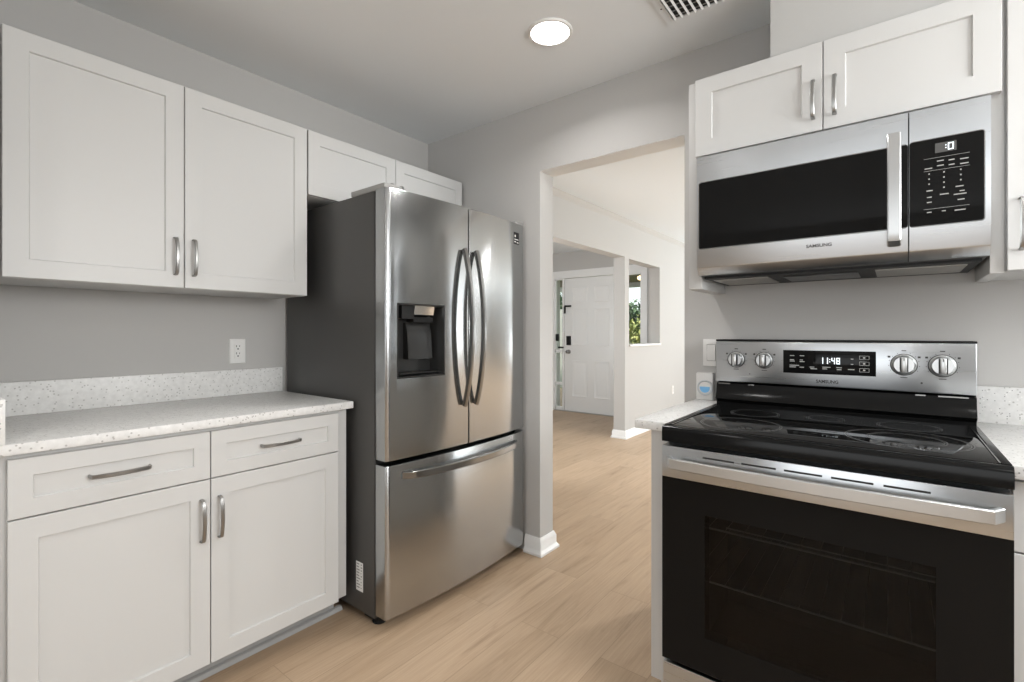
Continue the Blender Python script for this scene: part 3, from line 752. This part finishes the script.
# ------------------------------------------------------------------ worktops and base units beside the range
xk0 = -.677
t = thing('base_cabinet', 'narrow white base unit between the doorway and the range', 'cabinet', (-.595, 1.85, 0), 'white base cabinets')
obj('cabinet_body', boxes((-.627, RX0 - .004, 1.54, YW - .002, .075, .887), (-.62, RX0 - .004, 1.61, YW - .002, .0005, .0745)), M['cab'], t, smooth=0)
obj('shoe_moulding', prism(bmesh.new(), [(1.6095, .0005), (1.594, .0005), (1.596, .012), (1.6095, .018)], 'x', -.62, RX0 - .004), M['trim'], t)
t = thing('countertop', 'narrow strip of quartz worktop left of the range', 'countertop', (-.617, 1.84, .888), 'quartz worktops')
obj('slab', B(xk0, RX0 - .0015, 1.5203, YW - .001, .888, .9165, .002), M['quartz'], t)
t = thing('base_cabinet', 'white base cabinet at the right edge, right of the range', 'cabinet', (.6, 1.85, 0), 'white base cabinets')
obj('cabinet_body', boxes((RX1 + .005, 1.05, 1.551, YW - .002, .1015, .887), (RX1 + .01, 1.05, 1.63, YW - .002, .0005, .101)), M['cab_in'], t, smooth=0)
for a, b in ((RX1 + .008, .60), (.603, 1.045)):
    d = obj('drawer_front', shaker(a, b, .7195, .8747, -1.550, .02, BACK, .047), M['cab'], t)
    obj('handle', pull((a + b) / 2, .797, -1.530, .14, False, BACK), M['nickel'], d)
    d = obj('door', shaker(a, b, .1018, .7155, -1.550, .02, BACK), M['cab'], t)
    obj('handle', pull(b - .03, .586, -1.530, .136, True, BACK), M['nickel'], d)
t = thing('countertop', 'speckled quartz worktop with upstand right of the range', 'countertop', (.6, 1.84, .888), 'quartz worktops')
obj('slab', B(RX1 + .0015, 1.06, 1.49, YW - .001, .888, .9165, .002), M['quartz'], t)
obj('backsplash', B(RX1 + .0015, 1.06, YW - .021, YW - .001, .9168, 1.0333, .0015), M['quartz'], t)

# switch plate and the little white gadget behind the worktop strip
t = thing('light_switch', 'white rocker switch plate half hidden behind the range panel', 'switch', (-.612, YW, 1.118))
obj('cover_plate', B(-.647, -.577, YW - .006, YW - .0005, 1.061, 1.176, .002), M['whiteplastic'], t)
obj('rocker_frame', B(-.6305, -.5935, YW - .0068, YW - .0061, 1.083, 1.154), M['greyplastic'], t)
obj('rocker', prism(bmesh.new(), [(YW - .0069, 1.085), (YW - .0085, 1.085), (YW - .013, 1.118), (YW - .009, 1.152), (YW - .0069, 1.152)], 'x', -.6285, -.5955), M['whiteplastic'], t)
t = thing('leak_alarm', 'small white box with a round blue window standing on the worktop strip', 'gadget', (-.637, YW - .02, .9165))
obj('case', B(-.668, -.598, YW - .032, YW - .002, .917, 1.033, .005, 3), M['whiteplastic'], t)
cz, cxx = .970, -.630
obj('bezel', lathe(bmesh.new(), [(.033, -.0002), (.033, -.004), (.030, -.006), (.026, -.004), (.026, -.0002)], (cxx, YW - .032, cz), 'y', 40), mat('pale_grey_bezel', (.62, .64, .66), .4), t, label='pale grey round bezel')
obj('window', lathe(bmesh.new(), [(.0255, -.0003), (.0255, -.003), (.021, -.005)], (cxx, YW - .032, cz), 'y', 40), M['whiteplastic'], t)
bm = bmesh.new()
arc = [(.0208 * math.cos(a), .0208 * math.sin(a)) for a in [PI * .93 + PI * 1.14 * i / 24 for i in range(25)]]
bm.faces.new([bm.verts.new((cxx + p[0], YW - .0373, cz + p[1])) for p in arc])
obj('blue_scale', bm, M['blue'], t, label='blue lower half of the window')

# ------------------------------------------------------------------ wall cabinets round the microwave
yU = YW - .3308
t = thing('wall_cabinet', 'white two-door cabinet over the microwave with long side panels', 'cabinet', (-.18, YW - .001, 1.86), 'white wall cabinets')
obj('cabinet_body', B(-.556, .2045, yU + .021, YW - .001, 1.846, 2.1344), M['cab_in'], t)
obj('end_panel', B(-.606, -.5575, yU + .018, YW - .001, 1.365, 2.1344, .001), M['cab'], t)
obj('end_panel', B(.2065, .2355, yU + .018, YW - .001, 1.365, 2.1344, .001), M['cab'], t)
for a, b, hu in ((-.577, -.1791, -.204), (-.1761, .2284, -.146)):
    d = obj('door', shaker(a, b, 1.8512, 2.1344, -(yU + .020), .02, BACK), M['cab'], t)
    obj('handle', pull(hu, 1.952, -yU, .12, True, BACK), M['nickel'], d, label='brushed nickel bar handle')
t = thing('wall_cabinet', 'white wall cabinet at the right edge, right of the microwave', 'cabinet', (.6, YW - .001, 1.3675), 'white wall cabinets')
obj('cabinet_body', B(.2365, 1.05, yU + .021, YW - .001, 1.3675, 2.1344), M['cab_in'], t)
for a, b, hu in ((.238, .64, .264), (.643, 1.048, 1.02)):
    d = obj('door', shaker(a, b, 1.369, 2.1329, -(yU + .020), .02, BACK), M['cab'], t)
    obj('handle', pull(hu, 1.49, -yU, .134, True, BACK), M['nickel'], d, label='brushed nickel bar handle')
struct('trim_soffit', B(-.333, 1.05, 1.862, YW - .0005, 2.1355, H - .0005), M['soffit'], smooth=0)

# ------------------------------------------------------------------ microwave
MX0, MX1, MXS, MY = -.5555, .2015, .0335, 1.782
Mw = thing('microwave_oven', 'stainless over-range microwave with black window under the wall cabinet', 'microwave', (-.177, 1.97, 1.41))
obj('oven_case', B(MX0 + .004, MX1 - .004, MY + .041, YW - .003, 1.407, 1.842), M['darksteel'], Mw)
def mw_front(x0, x1):
    """steel front with the bottom edge chamfered back"""
    bm = bmesh.new()
    prism(bm, [(MY + .039, 1.409), (MY + .022, 1.409), (MY + .002, 1.432), (MY, 1.436), (MY, 1.8275), (MY + .003, 1.8305), (MY + .039, 1.8305)], 'x', x0, x1)
    return bm
md = obj('door', mw_front(MX0, MXS - .0015), M['steel_h'], Mw)
def rrect(x0, x1, z0, z1, r, n=5, right=True):
    pts = []
    for cx_, cz_, a0 in ((x1 - r, z1 - r, 0), (x0 + r, z1 - r, 90), (x0 + r, z0 + r, 180), (x1 - r, z0 + r, 270)):
        for i in range(n + 1):
            a = math.radians(a0 + 90 * i / n)
            pts.append((cx_ + r * math.cos(a), cz_ + r * math.sin(a)))
    return pts
def plate(x0, x1, z0, z1, r, y0, y1):
    return prism(bmesh.new(), rrect(x0, x1, z0, z1, r), 'y', y0, y1)
obj('window', plate(-.547, MXS - .0018, 1.5025, 1.737, .006, MY - .003, MY - .0004), M['blackglass'], md, label='black glass window')
obj('window_border', plate(-.5495, MXS - .0016, 1.4995, 1.740, .008, MY - .0014, MY - .0002), M['bar'], md)
bm = bmesh.new(); path = []
for i in range(31):
    s = i / 30; k = 2 * s - 1
    o_ = .036 + .010 * (1 - k * k)
    if i in (0, 30): o_ = .0035
    path.append((.001, MY - o_, 1.456 + (1.772 - 1.456) * s))
sweep(bm, path, rsec(.031, .012, .25), (1, 0, 0))
obj('handle', bm, mat('brushed_handle_steel', (.50, .505, .505), .34, 1.0), md, label='tall bowed steel handle')
obj('maker_logo', text_bm('SAMSUNG', .068, .0105, -.2175, MY - .0003, 1.470), M['logo'], md, label='small dark capital letters')
mp_ = obj('control_panel', mw_front(MXS + .0015, MX1), M['steel_h'], Mw)
obj('panel_border', plate(MXS + .0017, .1905, 1.4995, 1.7425, .008, MY - .0014, MY - .0002), M['bar'], mp_)
cg = obj('keypad_glass', plate(MXS + .0018, .188, 1.502, 1.740, .006, MY - .003, MY - .0004), M['blackglass'], mp_, label='black keypad glass')
obj('display_window', B(.090, .134, MY - .0036, MY - .0031, 1.699, 1.7255), M['lcd'], cg)
# figures of the display, sitting just in front of it
obj('display_digits', digits_bm(':0', .111, 1.703, .019, MY - .0039, .012), M['digits'], cg, label='lit display figures reading :0')
bm = bmesh.new(); yy = MY - .0034
for x0, x1, z in ((.066, .160, 1.686), (.066, .160, 1.652), (.066, .160, 1.546)): dash(bm, x0, z, x1 - x0, .0008, yy)
for x, z, w in ((.094, 1.675, .014), (.118, 1.673, .012), (.141, 1.671, .017), (.068, 1.658, .016), (.094, 1.662, .014), (.118, 1.660, .012), (.141, 1.658, .017),
                (.072, 1.596, .013), (.073, 1.578, .010), (.073, 1.564, .010), (.100, 1.582, .018), (.132, 1.598, .016), (.140, 1.585, .010), (.128, 1.577, .026), (.136, 1.562, .014),
                (.073, 1.536, .010), (.104, 1.536, .008), (.130, 1.534, .022)):
    dash(bm, x, z, w, .0028, yy)
for j, z in enumerate((1.642, 1.628, 1.614, 1.600)):
    for i, x in enumerate((.076, .107, .141)):
        if j == 3 and i != 1: continue
        dash(bm, x, z, .003, .0038, yy)
obj('keypad_legends', bm, M['legend'], cg)
# underside: hood with two grease filters and a lamp lens
hb = obj('hood_base', boxes((MX0 + .012, MX1 - .012, MY + .045, YW - .006, 1.3985, 1.4065)), M['black'], Mw)
obj('grease_filter', boxes((-.525, -.345, 1.88, 2.10, 1.3955, 1.3984)), M['filter'], hb)
obj('grease_filter', boxes((-.045, .165, 1.88, 2.10, 1.3955, 1.3984)), M['filter'], hb)
obj('lamp_lens', B(-.30, -.09, 1.90, 2.08, 1.3945, 1.3984, .001), mat('smoked_lens', (.05, .05, .05), .3), hb)

# ------------------------------------------------------------------ ceiling fittings
def can_light(x, y, label, power, H=H):
    t = thing('ceiling_light', label, 'light', (x, y, H), 'recessed ceiling lights')
    obj('trim_ring', lathe(bmesh.new(), [(.092, -.0004), (.092, -.003), (.088, -.007), (.079, -.008), (.077, -.004), (.077, -.0004)], (x, y, H)), M['whiteplastic'], t)
    obj('lens', lathe(bmesh.new(), [(.0765, -.0006), (.0765, -.0055), (.06, -.0068), (.02, -.0072)], (x, y, H)), M['lens'], t, label='glowing white lens')
    area('led', (0, 0, -.012), (0, 0, 0), .15, .15, power, (1, .985, .97), 'DISK', t, 150)
    return t
can_light(-1.108, 1.664, 'round recessed ceiling light, lit, above the doorway side', 5)
can_light(-.95, -.35, 'round recessed ceiling light behind the viewpoint, left', 3.5)
can_light(.55, -.35, 'round recessed ceiling light behind the viewpoint, right', 3)
can_light(.62, 1.05, 'round recessed ceiling light in front of the right wall cabinets', 3)
can_light(.2, 4.3, 'added recessed ceiling light of the living room, unseen behind the range wall', 28, 2.485)  # this and the next are added, unseen, to brighten the living room floor
can_light(.8, 5.6, 'added recessed ceiling light deep in the living room, unseen', 36, 2.485)
t = thing('air_vent', 'white slatted ceiling air vent at the top of the picture', 'vent', (-.53, 1.73, H))
vx0, vx1, vy0, vy1 = -.680, -.376, 1.585, 1.890
obj('duct_opening', B(vx0 + .001, vx1 - .001, vy0 + .001, vy1 - .001, H - .003, H - .0004), M['slot'], t)
f_ = .027
obj('frame', boxes((vx0 - f_, vx0, vy0 - f_, vy1 + f_, H - .006, H - .0004), (vx1, vx1 + f_, vy0 - f_, vy1 + f_, H - .006, H - .0004), (vx0, vx1, vy0 - f_, vy0, H - .006, H - .0004), (vx0, vx1, vy1, vy1 + f_, H - .006, H - .0004)), M['ceil'], t)
for i in range(12):
    x = vx0 + .012 + i * .0254
    bm = bmesh.new(); box(bm, x - .0042, x + .0042, vy0 + .001, vy1 - .001, H - .0125, H - .0111)
    bmesh.ops.rotate(bm, verts=bm.verts, cent=(x, 0, H - .0118), matrix=Matrix.Rotation(math.radians(-40), 3, 'Y'))
    obj('slat', bm, M['whiteplastic'], t)
bm = bmesh.new()
for i in range(9): box(bm, vx0 + .001, vx1 - .001, vy0 + .03 + i * .032, vy0 + .0315 + i * .032, H - .0072, H - .0031)
obj('damper', bm, M['greyplastic'], t)
obj('screw', cyl(bmesh.new(), (vx0 - .014, 1.80, H - .0075), .003, .0014, 'z', 12), M['slot'], t)
